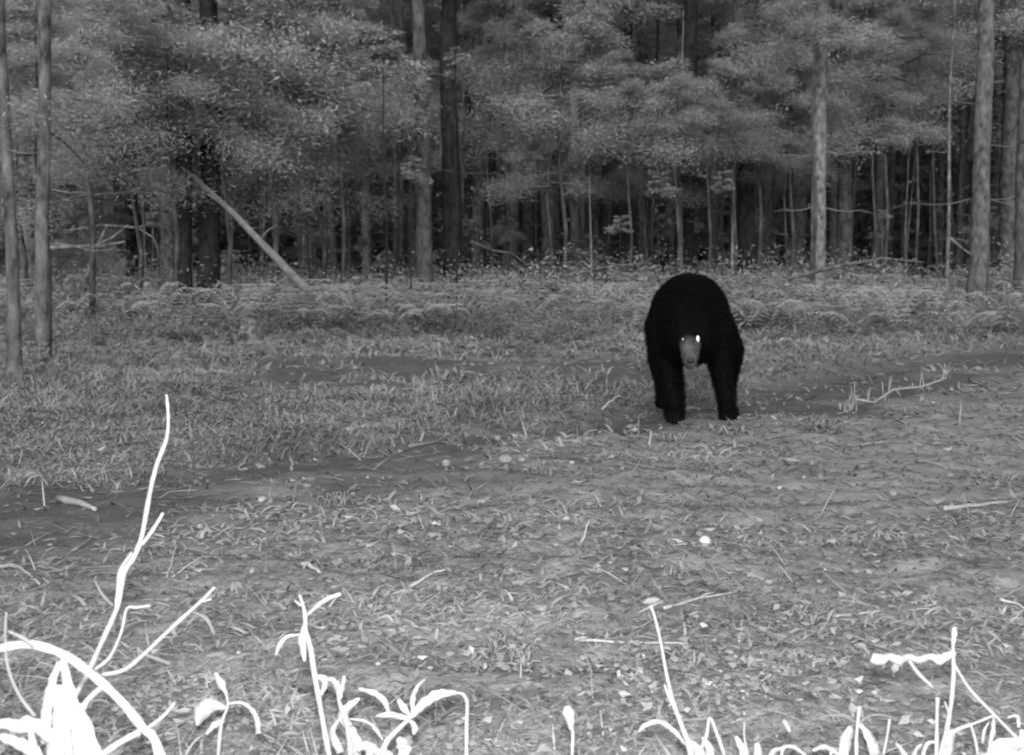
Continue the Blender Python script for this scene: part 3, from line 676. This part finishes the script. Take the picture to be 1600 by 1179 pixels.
mushroom(613, 610, 10, 'tiny white mushroom at the near edge of the dark strip', .3)
mushroom(236, 627, 9, 'tiny white mushroom left of the tip of the tall dead stem', .3)
mushroom(1475, 846, 13, 'small white mushroom on the right side of the clearing', .3)
mushroom(1108, 718, 10, 'tiny pale mushroom below the bear', .3)
mushroom(1395, 777, 13, 'small pale mushroom above the level stick near the right edge', .3, .8)
def stone(px, py, w, label=None):
    p = gpt(px, py); r_ = w / FPX * p.y / 2
    o = link('stone', MB().ell((0, 0, r_ * .3), (r_, r_ * .7, r_ * .5), u=10, w=7, jit=.12).mesh('stone', M['twig_pale' if random.random() < .5 else 'twig']), None, p, (0, 0, random.uniform(0, 6)))
    tag(o, label or 'small pale stone or clod lying loose on the clearing', 'stone', None if label else 'pale clods strewn over the clearing')
stone(410, 786, 22, 'pale clod beside the short slanting stick on the left half')
stone(498, 815, 14, 'little pale stone right of the short slanting stick')
stone(312, 822, 16, 'pale clod right of the fork of the tall dead stem')
for k in range(70):
    py = 640 + 500 * random.random() ** 1.1; stone(random.uniform(20, 1590), py, random.uniform(7, 17) * (.6 + .5 * (py - 600) / 500))
# shrubs at the wood's edge
def shrub(px, py, w, h, label, tone):
    p = gpt(px, py) if py > 470 else pt(px, HZ, 23); 
    if py <= 470: p.z = gz(p.x, p.y)
    s = p.y / FPX; o = thing('shrub', label, 'shrub', p)
    b = MB()
    for k in range(5):
        a = random.uniform(0, 6.28); b.tube([(0, 0, -.05), (math.cos(a) * w * s * .1, math.sin(a) * w * s * .1, h * s * .5), (math.cos(a) * w * s * .3, math.sin(a) * w * s * .3, h * s * .85)], [.012, .009, .004], seg=5)
    link('stem', b.mesh('stem', M['twig']), o)
    link('foliage', leafyc[random.randrange(2)], o, (0, 0, h * s * .55), (0, 0, random.uniform(0, 6)), (w * s * .5, w * s * .5, h * s * .6))
shrub(1440, 512, 90, 80, 'small bright shrub in the brush left of the thick pale trunk', 1)
shrub(1490, 505, 55, 70, 'narrow shrub at the foot of the thin pale stem', 1)
shrub(990, 455, 60, 50, 'pale shrub in the brush just left of the bear back', 1)
shrub(390, 560, 70, 60, 'low shrub in the long grass at left', 1)
shrub(60, 590, 80, 60, 'dull shrub at the foot of the two pale trunks at left', 1)
shrub(860, 470, 120, 60, 'broad low shrub in the brush left of the bear', 1)
shrub(700, 480, 130, 60, 'broad low shrub in front of the two middle trunks', 1)

# ------------------------------------------------------------------ the bear
def bear_fur_material():
    m = bpy.data.materials.new('bear_fur'); m.use_nodes = True; nt = m.node_tree; p = nt.nodes['Principled BSDF']; L = nt.links.new
    tc = nt.nodes.new('ShaderNodeTexCoord'); sp = nt.nodes.new('ShaderNodeSeparateXYZ'); L(tc.outputs['Object'], sp.inputs[0])
    # the muzzle of the animal is brown: distance from the snout
    vd = nt.nodes.new('ShaderNodeVectorMath'); vd.operation = 'DISTANCE'; L(tc.outputs['Object'], vd.inputs[0]); vd.inputs[1].default_value = (.0, -.40, .455)
    mr = nt.nodes.new('ShaderNodeMapRange'); mr.inputs['From Min'].default_value = .08; mr.inputs['From Max'].default_value = .15; mr.inputs['To Min'].default_value = .10; mr.inputs['To Max'].default_value = .0035
    L(vd.outputs['Value'], mr.inputs['Value'])
    nz = nt.nodes.new('ShaderNodeTexNoise'); nz.inputs['Scale'].default_value = 18; L(tc.outputs['Object'], nz.inputs['Vector'])
    mu = nt.nodes.new('ShaderNodeMath'); mu.operation = 'MULTIPLY'; L(mr.outputs[0], mu.inputs[0]); L(nz.outputs['Fac'], mu.inputs[1])
    m2 = nt.nodes.new('ShaderNodeMath'); m2.operation = 'MULTIPLY'; m2.inputs[1].default_value = 1.7; L(mu.outputs[0], m2.inputs[0])
    L(m2.outputs[0], p.inputs['Base Color']); p.inputs['Roughness'].default_value = .75; p.inputs['Specular IOR Level'].default_value = .05
    return m
M['fur'] = bear_fur_material()
M['claw'] = mat('claw', .022, rough=.4, var=.2); M['nose'] = mat('nose', .012, rough=.35, spec=.4, var=.3, scale=60, bump=.3, bscale=200)
def eye_mat():
    m = bpy.data.materials.new('eye_shine'); m.use_nodes = True; p = m.node_tree.nodes['Principled BSDF']
    nz = m.node_tree.nodes.new('ShaderNodeTexNoise'); nz.inputs['Scale'].default_value = 40
    mr = m.node_tree.nodes.new('ShaderNodeMapRange'); mr.inputs['To Min'].default_value = .85; mr.inputs['To Max'].default_value = 1
    m.node_tree.links.new(nz.outputs['Fac'], mr.inputs['Value']); m.node_tree.links.new(mr.outputs[0], p.inputs['Base Color'])
    p.inputs['Metallic'].default_value = 1; p.inputs['Roughness'].default_value = .42; return m
M['eye'] = eye_mat()
bx0, by0 = pt(1080, HZ, 8.3).x, 8.3; bz0 = gz(bx0, by0)
b = MB()
def chain(ps, rs, n=8):
    q = []; rr = []
    for (a_, c_), (ra, rc) in zip(zip(ps[:-1], ps[1:]), zip(rs[:-1], rs[1:])):
        for j in range(n):
            t = j / n; q.append(Vector(a_).lerp(Vector(c_), t)); rr.append(ra + (rc - ra) * t)
    q.append(Vector(ps[-1])); rr.append(rs[-1]); b.tube(q, rr, seg=18); b.ell(ps[0], (rs[0],) * 3, 16, 10); b.ell(ps[-1], (rs[-1],) * 3, 16, 10)
    for p_, r_ in zip(ps[1:-1], rs[1:-1]): b.ell(p_, (r_,) * 3, 16, 10)
b.ell((.0, .32, .64), (.275, .34, .285), 24, 16)          # shoulders
b.ell((-.008, .72, .64), (.30, .45, .30), 24, 16)         # barrel
b.ell((-.015, 1.12, .655), (.275, .34, .28), 24, 16)          # rump
b.ell((.02, .45, .80), (.19, .30, .135), 20, 12)          # hump over the shoulders
b.ell((-.01, .08, .56), (.21, .22, .20), 20, 12)          # chest and neck root
chain([(-.02, .10, .62), (-.01, -.06, .60), (-.0, -.17, .565)], [.20, .165, .135])   # neck
b.ell((0, -.20, .56), (.128, .135, .115), 20, 14)    # skull
b.ell((-.07, -.17, .53), (.055, .08, .07), 14, 10); b.ell((.07, -.17, .53), (.055, .08, .07), 14, 10)   # cheeks
chain([(.0, -.27, .525), (.0, -.355, .475), (.003, -.415, .425)], [.076, .060, .047])   # muzzle
b.ell((.004, -.395, .392), (.038, .05, .022), 14, 8)      # lower jaw
for sx in (-1, 1):                                        # ears
    b.ell((.0 + sx * .105, -.13, .66), (.040, .020, .042), 12, 8)
# forelegs
chain([(-.19, .22, .60), (-.185, .20, .40), (-.125, .12, .20), (-.105, .08, .09)], [.135, .115, .088, .072])
chain([(.185, .22, .60), (.212, .22, .38), (.250, .16, .20), (.268, .12, .09)], [.125, .088, .066, .060])
for (x_, y_) in ((-.105, .03), (.279, .07)):
    b.ell((x_, y_, .045), (.075, .105, .05), 16, 10)
    for k in range(5): b.ell((x_ - .052 + .026 * k, y_ - .085 + .012 * abs(k - 2), .032), (.018, .035, .026), 10, 6)
# hind legs: knee forward, hock back
for (x_, dy) in ((-.195, -.12), (.300, .10)):
    chain([(x_ * .6, 1.12 + dy * .5, .56), (x_ * 1.0, .97 + dy, .40), (x_ * 1.0, 1.16 + dy, .19), (x_ * 1.0, 1.12 + dy, .08)], [.165, .118, .078, .066])
    b.ell((x_, 1.04 + dy, .045), (.075, .14, .05), 16, 10)
    for k in range(5): b.ell((x_ - .052 + .026 * k, .90 + dy + .01 * abs(k - 2), .03), (.018, .035, .026), 10, 6)
chain([(0, 1.42, .66), (0, 1.50, .60)], [.045, .028])     # tail
raw = b.mesh('body', M['fur'])
tmp = bpy.data.objects.new('tmp', raw); COL.objects.link(tmp)
md = tmp.modifiers.new('r', 'REMESH'); md.mode = 'VOXEL'; md.voxel_size = .0125; md.use_smooth_shade = True
ms = tmp.modifiers.new('s', 'SMOOTH'); ms.iterations = 7; ms.factor = .5
dg = bpy.context.evaluated_depsgraph_get(); body_me = bpy.data.meshes.new_from_object(tmp.evaluated_get(dg)); body_me.name = 'black_bear'
bpy.data.objects.remove(tmp)
if not body_me.materials: body_me.materials.append(M['fur'])
bear = link('black_bear', body_me, None, (bx0, by0, bz0 - .006), (0, 0, -math.atan2(bx0, by0)), (.955, 1, 1.045))
tag(bear, 'black bear with a greyish muzzle walking head-down towards the camera', 'bear')
# fur: short strands over the whole body
nv = len(body_me.vertices); co = np.empty(nv * 3); no = np.empty(nv * 3)
body_me.vertices.foreach_get('co', co); body_me.vertices.foreach_get('normal', no); co = co.reshape(-1, 3); no = no.reshape(-1, 3)
r = np.random.default_rng(9); n = 90000; idx = r.integers(0, nv, n)
Pp = co[idx] + r.normal(size=(n, 3)) * .004; Nn = no[idx]
mz = np.linalg.norm(Pp - np.array([.0, -.38, .46]), axis=1); low = Pp[:, 2] < .07
flow = np.array([0, .55, -.75]) - Nn * (Nn @ np.array([0, .55, -.75]))[:, None]
Dd = unit(flow + Nn * r.uniform(.35, .9, n)[:, None] + r.normal(size=(n, 3)) * .22)
Ll = .030 * r.uniform(.5, 1.3, n) * np.where(mz < .13, .28, 1) * np.where(low, .35, 1) * np.where(np.linalg.norm(Pp - np.array([.0, -.2, .56]), axis=1) < .17, .5, 1)
Uu = unit(np.cross(Dd, r.normal(size=(n, 3)))) * .0016
V = np.stack([Pp - Uu, Pp + Uu, Pp + Dd * Ll[:, None]], 1).reshape(-1, 3)
link('fur', npmesh('fur', V, np.arange(n * 3).reshape(-1, 3), M['fur']), bear)['kind'] = 'stuff'
link('nose', MB().ell((.003, -.466, .432), (.027, .016, .019), 14, 8).mesh('nose', M['nose']), bear)
from mathutils.bvhtree import BVHTree
bv = BVHTree.FromPolygons([v.co.copy() for v in body_me.vertices], [tuple(p.vertices) for p in body_me.polygons])
for sx, rr_ in ((-1, (.006, .007, .008)), (1, (.014, .008, .025))):
    hit = bv.ray_cast(Vector((.0 + sx * .050, -1, .552)), Vector((0, 1, 0)))[0] or Vector((.0 + sx * .050, -.31, .552))
    e_ = link('eye', MB().ell(hit + Vector((0, -.006, 0)), rr_, 14, 10).mesh('eye', M['eye']), bear)
    if sx > 0: e_['label'] = 'eye shining bright white in the flash'
for (x_, y_) in ((-.105, .03), (.279, .07)):
    for k in range(5):
        xx = x_ - .052 + .026 * k; yy = y_ - .118 + .012 * abs(k - 2)
        link('claw', MB().tube([(xx, yy + .01, .03), (xx, yy - .015, .026), (xx, yy - .032, .012)], [.005, .004, .001], seg=6).mesh('claw', M['claw']), bear)

# ------------------------------------------------------------------ foreground plants, white in the flash
def smooth_path(ps, sub=5):
    out = []; n = len(ps)
    for i in range(n - 1):
        p0 = ps[max(0, i - 1)]; p1 = ps[i]; p2 = ps[i + 1]; p3 = ps[min(n - 1, i + 2)]
        for j in range(sub):
            t = j / sub
            out.append(.5 * ((2 * p1) + (p2 - p0) * t + (2 * p0 - 5 * p1 + 4 * p2 - p3) * t * t + (3 * p1 - p0 - 3 * p2 + p3) * t ** 3))
    out.append(ps[-1]); return out
def plant(name, label, Y, parts, cat='plant', base=None):
    """parts: (kind, [(px,py[,dY])...], width px or list, material)"""
    p0 = parts[0][1][-1] if base is None else base
    q = pt(p0[0], p0[1], Y); root = Vector((q.x, Y, gz(q.x, Y)))
    o = thing(name, label, cat, root)
    for part in parts:
        kind, path, w = part[:3]; m = part[3] if len(part) > 3 else ('dry_leaf' if 'leaf' in kind or kind == 'bud' else 'dry_stem')
        ps = [pt(a[0], a[1], Y + (a[2] if len(a) > 2 else 0)) for a in path]
        s = Y / FPX
        if kind == 'stem' :
            last = ps[-1]
            if path[-1][1] >= 1170:                       # carries on to the soil below the frame
                d = (last - ps[-2]).normalized(); gzv = gz(last.x, last.y)
                g_ = Vector((last.x + d.x * .12, last.y + .02, gzv - .02)); ps += [last.lerp(g_, .5), g_]
                if hasattr(w, '__len__'): w = list(w) + [w[-1], w[-1]]
        if hasattr(w, '__len__'): ws = list(w)
        else: ws = [w] * len(ps)
        ws = [q_ * (.74 if kind in ('stem', 'twig') else .92) for q_ in ws]; sp = smooth_path(ps, 4); wi = np.interp(np.linspace(0, len(ps) - 1, len(sp)), range(len(ps)), ws)
        if 'leaf' in kind or kind == 'bud':
            me = MB().leaf(sp, [max(.0008, a * s / 2) for a in wi], thick=.0006).mesh(kind, M[m], origin=root)
        else:
            me = MB().tube(sp, [a * s / 2 * random.uniform(.85, 1.15) for a in wi], seg=9, jit=.05).mesh(kind, M[m], origin=root)
        link(kind, me, o)
    return o
random.seed(44)
plant('tall_dead_stem', 'tall crooked pale dead stem with side twigs at the lower left', 2.0, [
    ('stem', [(260, 615), (263, 650), (260, 685), (245, 725), (234, 770), (222, 835), (210, 868), (193, 895), (184, 945), (160, 1000), (135, 1055), (112, 1100), (95, 1179)], [5, 7, 8, 9, 10, 11, 12, 13, 12, 11, 11, 11, 12]),
    ('twig', [(255, 800), (240, 825), (222, 850)], [6, 8, 8]),
    ('twig', [(206, 862), (188, 890), (184, 920), (181, 945)], [5, 7, 7, 6]),
    ('twig', [(235, 945), (214, 948), (198, 950), (190, 985), (172, 1025), (148, 1045)], [6, 7, 6, 6, 7, 8]),
    ('twig', [(336, 916), (310, 942), (270, 978), (228, 1018), (195, 1045), (160, 1053)], [6, 7, 9, 9, 9, 9]),
    ('twig', [(330, 935), (312, 940)], [4, 6]),
    ('twig', [(177, 945), (160, 928), (148, 905)], [7, 6, 3], 'dull_stem'),
    ('twig', [(300, 955), (322, 965), (335, 990)], [4, 10, 6], 'dull_stem'),
    ('twig', [(218, 1028), (215, 1010), (224, 1020), (266, 1036)], [4, 4, 6, 9], 'dull_stem'),
], 'dead plant')
plant('arching_cane', 'thick white cane arching down to the right over the lower left corner', 1.5, [
    ('stem', [(-60, 1030), (0, 1012), (50, 1006), (100, 1022), (140, 1050), (185, 1090), (222, 1135), (250, 1179)], [18, 19, 18, 20, 19, 19, 21, 22]),
    ('twig', [(218, 1142), (185, 1160), (150, 1185)], [14, 12, 16]),
    ('twig', [(232, 1135), (255, 1118), (273, 1097)], [6, 6, 4]),
    ('twig', [(160, 1072), (135, 1095), (115, 1140), (110, 1200)], [9, 12, 24, 40], 'dry_leaf'),
    ('leaf', [(98, 1030), (108, 1080), (115, 1130), (130, 1200)], [10, 22, 30, 34]),
    ('leaf', [(92, 1035), (80, 1070), (72, 1110), (70, 1160)], [8, 16, 20, 18]),
], 'cane')
plant('curled_leaf_clump', 'bright clump of curled leaves in the bottom left corner', 1.45, [
    ('stem', [(48, 1135), (50, 1160), (52, 1185)], [12, 16, 18]),
    ('leaf', [(-15, 1128), (20, 1132), (60, 1135), (95, 1165)], [10, 24, 30, 14]),
    ('leaf', [(0, 1150), (25, 1160), (50, 1175), (60, 1200)], [12, 22, 26, 20]),
    ('leaf', [(95, 1070), (98, 1110), (92, 1150), (80, 1190)], [24, 34, 36, 28]),
    ('leaf', [(118, 1100), (128, 1140), (140, 1200)], [16, 40, 60]),
    ('twig', [(10, 955), (8, 990), (12, 1040), (30, 1085), (55, 1118)], [4, 5, 6, 7, 8], 'dull_stem'),
    ('twig', [(12, 985), (35, 995), (52, 1008)], [5, 8, 5], 'dull_stem'),
])
plant('seedling', 'small seedling with a round bright leaf and one drooping leaf at the lower left', 2.15, [
    ('stem', [(338, 1050), (350, 1075), (356, 1100), (346, 1130), (341, 1179)], [6, 6, 6, 8, 8]),
    ('leaf', [(336, 1050), (344, 1066), (354, 1084)], [5, 16, 5]),
    ('leaf', [(352, 1104), (330, 1102), (314, 1112), (308, 1132)], [5, 24, 30, 5]),
    ('leaf', [(350, 1125), (335, 1132), (322, 1146)], [6, 12, 3]),
    ('leaf', [(356, 1098), (380, 1098), (398, 1115), (404, 1145)], [3, 5, 9, 10]),
    ('twig', [(290, 1179), (300, 1162), (312, 1150)], [4, 4, 3]),
])
plant('forked_stalk', 'upright white stalk with a forked top and hanging leaves left of centre', 2.05, [
    ('stem', [(468, 928), (476, 955), (478, 985), (485, 1010), (492, 1055), (500, 1100), (507, 1140), (514, 1179)], [6, 9, 10, 12, 12, 12, 13, 14]),
    ('twig', [(460, 937), (470, 945)], [4, 6]),
    ('twig', [(480, 960), (500, 942), (517, 932), (533, 927)], [6, 9, 10, 7]),
    ('leaf', [(477, 970), (472, 1000), (476, 1032)], [5, 15, 5]),
    ('leaf', [(470, 990), (448, 994), (436, 1008), (431, 1022)], [3, 6, 8, 3]),
    ('leaf', [(494, 1055), (508, 1062), (502, 1085)], [6, 14, 4]),
])
plant('leafy_weed', 'bright curling weed right beside the upright forked stalk', 2.1, [
    ('stem', [(528, 1062), (530, 1095), (540, 1120), (545, 1150), (548, 1179)], [6, 10, 14, 12, 12]),
    ('leaf', [(503, 1060), (520, 1062), (530, 1080)], [4, 9, 14]),
    ('leaf', [(538, 1055), (535, 1070), (530, 1090)], [5, 9, 8]),
    ('leaf', [(562, 1090), (548, 1100), (536, 1115), (544, 1135)], [3, 12, 18, 14]),
    ('leaf', [(530, 1122), (520, 1145), (532, 1175)], [5, 12, 16]),
    ('leaf', [(548, 1135), (553, 1155), (552, 1185)], [10, 26, 22]),
    ('leaf', [(560, 1075), (585, 1082), (600, 1095), (608, 1112)], [4, 10, 11, 4]),
    ('leaf', [(546, 1122), (572, 1126), (588, 1140), (598, 1155)], [2, 6, 6, 3]),
])
plant('broad_leaf_weed', 'weed with long broad leaves joining at one point, lower centre', 2.0, [
    ('stem', [(640, 1122), (618, 1142), (603, 1160), (598, 1185)], [8, 11, 13, 20]),
    ('leaf', [(640, 1122), (660, 1100), (685, 1085), (712, 1081)], [5, 18, 20, 6]),
    ('leaf', [(638, 1122), (612, 1116), (588, 1118)], [6, 12, 3]),
    ('leaf', [(642, 1120), (630, 1104), (622, 1092)], [5, 12, 4]),
    ('leaf', [(645, 1118), (645, 1090), (652, 1072), (664, 1060)], [6, 9, 5, 2]),
    ('leaf', [(640, 1125), (648, 1135), (646, 1146)], [4, 12, 5]),
    ('leaf', [(610, 1185), (570, 1165), (560, 1172)], [20, 16, 6]),
    ('leaf', [(622, 1152), (630, 1165), (630, 1185)], [8, 26, 20]),
    ('leaf', [(584, 1162), (580, 1172), (576, 1185)], [16, 18, 16]),
])
plant('hooked_stem', 'thin white stem with a hooked top right of the broad leaved weed', 2.02, [
    ('stem', [(712, 1081), (724, 1084), (730, 1098), (729, 1130), (729, 1179)], [5, 7, 8, 8, 9]),
    ('twig', [(729, 1120), (722, 1122)], [5, 4])])
plant('bud_stalk', 'single club-shaped bud on a short stalk, bottom centre', 1.9, [
    ('stem', [(891, 1128), (895, 1145), (894, 1179)], [8, 7, 6]),
    ('bud_head', [(886, 1102), (888, 1112), (891, 1125), (893, 1140)], [8, 20, 14, 6], 'dry_leaf')])
plant('slim_budded_stalk', 'slim slanting stalk with a small seed head right of the bottom centre', 1.9, [
    ('stem', [(1017, 945), (1025, 970), (1033, 1005), (1042, 1055), (1053, 1100), (1066, 1135), (1080, 1179)], [5, 6, 6, 7, 9, 10, 14]),
    ('twig', [(1038, 1068), (1044, 1085), (1054, 1105)], [4, 6, 5]),
    ('leaf', [(1005, 940), (1017, 938), (1030, 935)], [3, 13, 3], 'dull_stem'),
    ('leaf', [(998, 956), (1016, 947), (1036, 938)], [2, 4, 2], 'dull_stem')])
plant('arched_leaf_plant', 'arched narrow leaf and angular stems at the foot of the slim stalk', 2.0, [
    ('stem', [(1068, 1148), (1078, 1160), (1095, 1179)], [8, 18, 24]),
    ('leaf', [(998, 1142), (1012, 1130), (1035, 1128), (1060, 1148), (1074, 1165)], [3, 9, 8, 7, 7]),
    ('twig', [(1095, 1170), (1104, 1148), (1109, 1120), (1120, 1145), (1132, 1179)], [9, 8, 6, 8, 9]),
    ('twig', [(1109, 1120), (1085, 1123), (1068, 1124)], [4, 4, 3], 'dull_stem'),
    ('leaf', [(1098, 1152), (1108, 1165), (1112, 1185)], [5, 14, 14]),
    ('twig', [(1163, 1128), (1163, 1150), (1168, 1179)], [3, 4, 7]),
    ('leaf', [(1150, 1150), (1160, 1168), (1168, 1190)], [4, 14, 18]),
    ('leaf', [(1182, 1160), (1185, 1175), (1180, 1190)], [8, 14, 16]),
    ('twig', [(1220, 1190), (1224, 1168), (1240, 1166), (1262, 1182)], [8, 8, 8, 6]),
])
plant('short_leafy_stalk', 'short upright stalk with drooping thin leaves on both sides, lower right', 2.1, [
    ('stem', [(1343, 1102), (1340, 1130), (1338, 1155), (1338, 1179)], [10, 7, 8, 9]),
    ('leaf', [(1338, 1128), (1320, 1118), (1295, 1117), (1278, 1122)], [4, 5, 4, 2], 'dull_stem'),
    ('leaf', [(1342, 1130), (1358, 1118), (1378, 1116), (1400, 1122)], [4, 5, 4, 2], 'dull_stem'),
    ('leaf', [(1342, 1128), (1356, 1148), (1370, 1179)], [5, 14, 22]),
    ('leaf', [(1330, 1135), (1322, 1155), (1320, 1185)], [10, 20, 18]),
    ('twig', [(1390, 1122), (1386, 1150), (1380, 1179)], [5, 6, 8]),
    ('leaf', [(1224, 1125), (1230, 1132), (1234, 1142)], [5, 9, 5]),
])
plant('cut_branch', 'thick pale cut branch end lying level on the broken stems at right', 2.0, [
    ('limb', [(1362, 1024), (1376, 1029), (1390, 1025), (1405, 1030), (1420, 1026), (1436, 1030), (1452, 1025), (1468, 1029), (1480, 1024), (1492, 1019)], [13, 20, 15, 17, 12, 15, 12, 19, 15, 9], 'dry_leaf'),
    ('stub', [(1362, 1026), (1372, 1030), (1386, 1028)], [14, 20, 10], 'dry_leaf'),
    ('twig', [(1420, 1030), (1436, 1052), (1460, 1075)], [7, 9, 3]),
], 'branch', base=(1465, 1100))
plant('broken_stems', 'group of upright and slanting broken white stems in the lower right corner', 2.0, [
    ('stem', [(1491, 980), (1489, 1010), (1490, 1050), (1486, 1100), (1478, 1145), (1470, 1179)], [10, 7, 10, 9, 11, 12]),
    ('bud_head', [(1492, 978), (1491, 990), (1489, 1006)], [6, 10, 6], 'dry_leaf'),
    ('stem', [(1465, 1088), (1464, 1120), (1463, 1179)], [9, 8, 8]),
    ('twig', [(1490, 1035), (1515, 1075), (1550, 1112), (1595, 1158)], [6, 7, 7, 9]),
    ('twig', [(1476, 1095), (1482, 1112), (1484, 1125)], [3, 5, 6]),
    ('twig', [(1476, 1165), (1490, 1142), (1520, 1130), (1552, 1117)], [9, 9, 6, 5]),
    ('leaf', [(1487, 1140), (1485, 1158), (1480, 1185)], [10, 18, 16]),
    ('twig', [(1517, 1132), (1524, 1155), (1528, 1179)], [5, 7, 7]),
    ('leaf', [(1553, 1118), (1552, 1145), (1546, 1162)], [4, 10, 5]),
    ('twig', [(1535, 1160), (1538, 1140), (1545, 1128)], [6, 6, 3]),
    ('leaf', [(1575, 1120), (1590, 1118), (1592, 1135)], [3, 6, 5]),
    ('twig', [(1440, 1190), (1448, 1162), (1464, 1158)], [9, 9, 7]),
])
plant('leaf_heap', 'bright crumpled leaves in the bottom right corner', 1.8, [
    ('stem', [(1580, 1165), (1575, 1179)], [14, 14]),
    ('leaf', [(1548, 1190), (1552, 1168), (1580, 1162), (1620, 1160)], [10, 18, 22, 20]),
    ('leaf', [(1595, 1140), (1605, 1165), (1600, 1190)], [6, 26, 30]),
    ('leaf', [(1530, 1185), (1560, 1178), (1590, 1176)], [10, 16, 16]),
])
plant('fringe_weed', 'row of short bright leaf tips at the bottom edge below the right stalks', 2.0, [
    ('stem', [(1300, 1168), (1298, 1179)], [5, 6]),
    ('leaf', [(1270, 1172), (1290, 1166), (1310, 1178)], [4, 8, 6]),
    ('leaf', [(1400, 1160), (1410, 1172), (1418, 1188)], [3, 8, 8]),
    ('leaf', [(1425, 1188), (1432, 1170), (1440, 1162)], [8, 7, 3]),
    ('leaf', [(1200, 1186), (1210, 1172), (1222, 1168)], [8, 7, 3]),
])
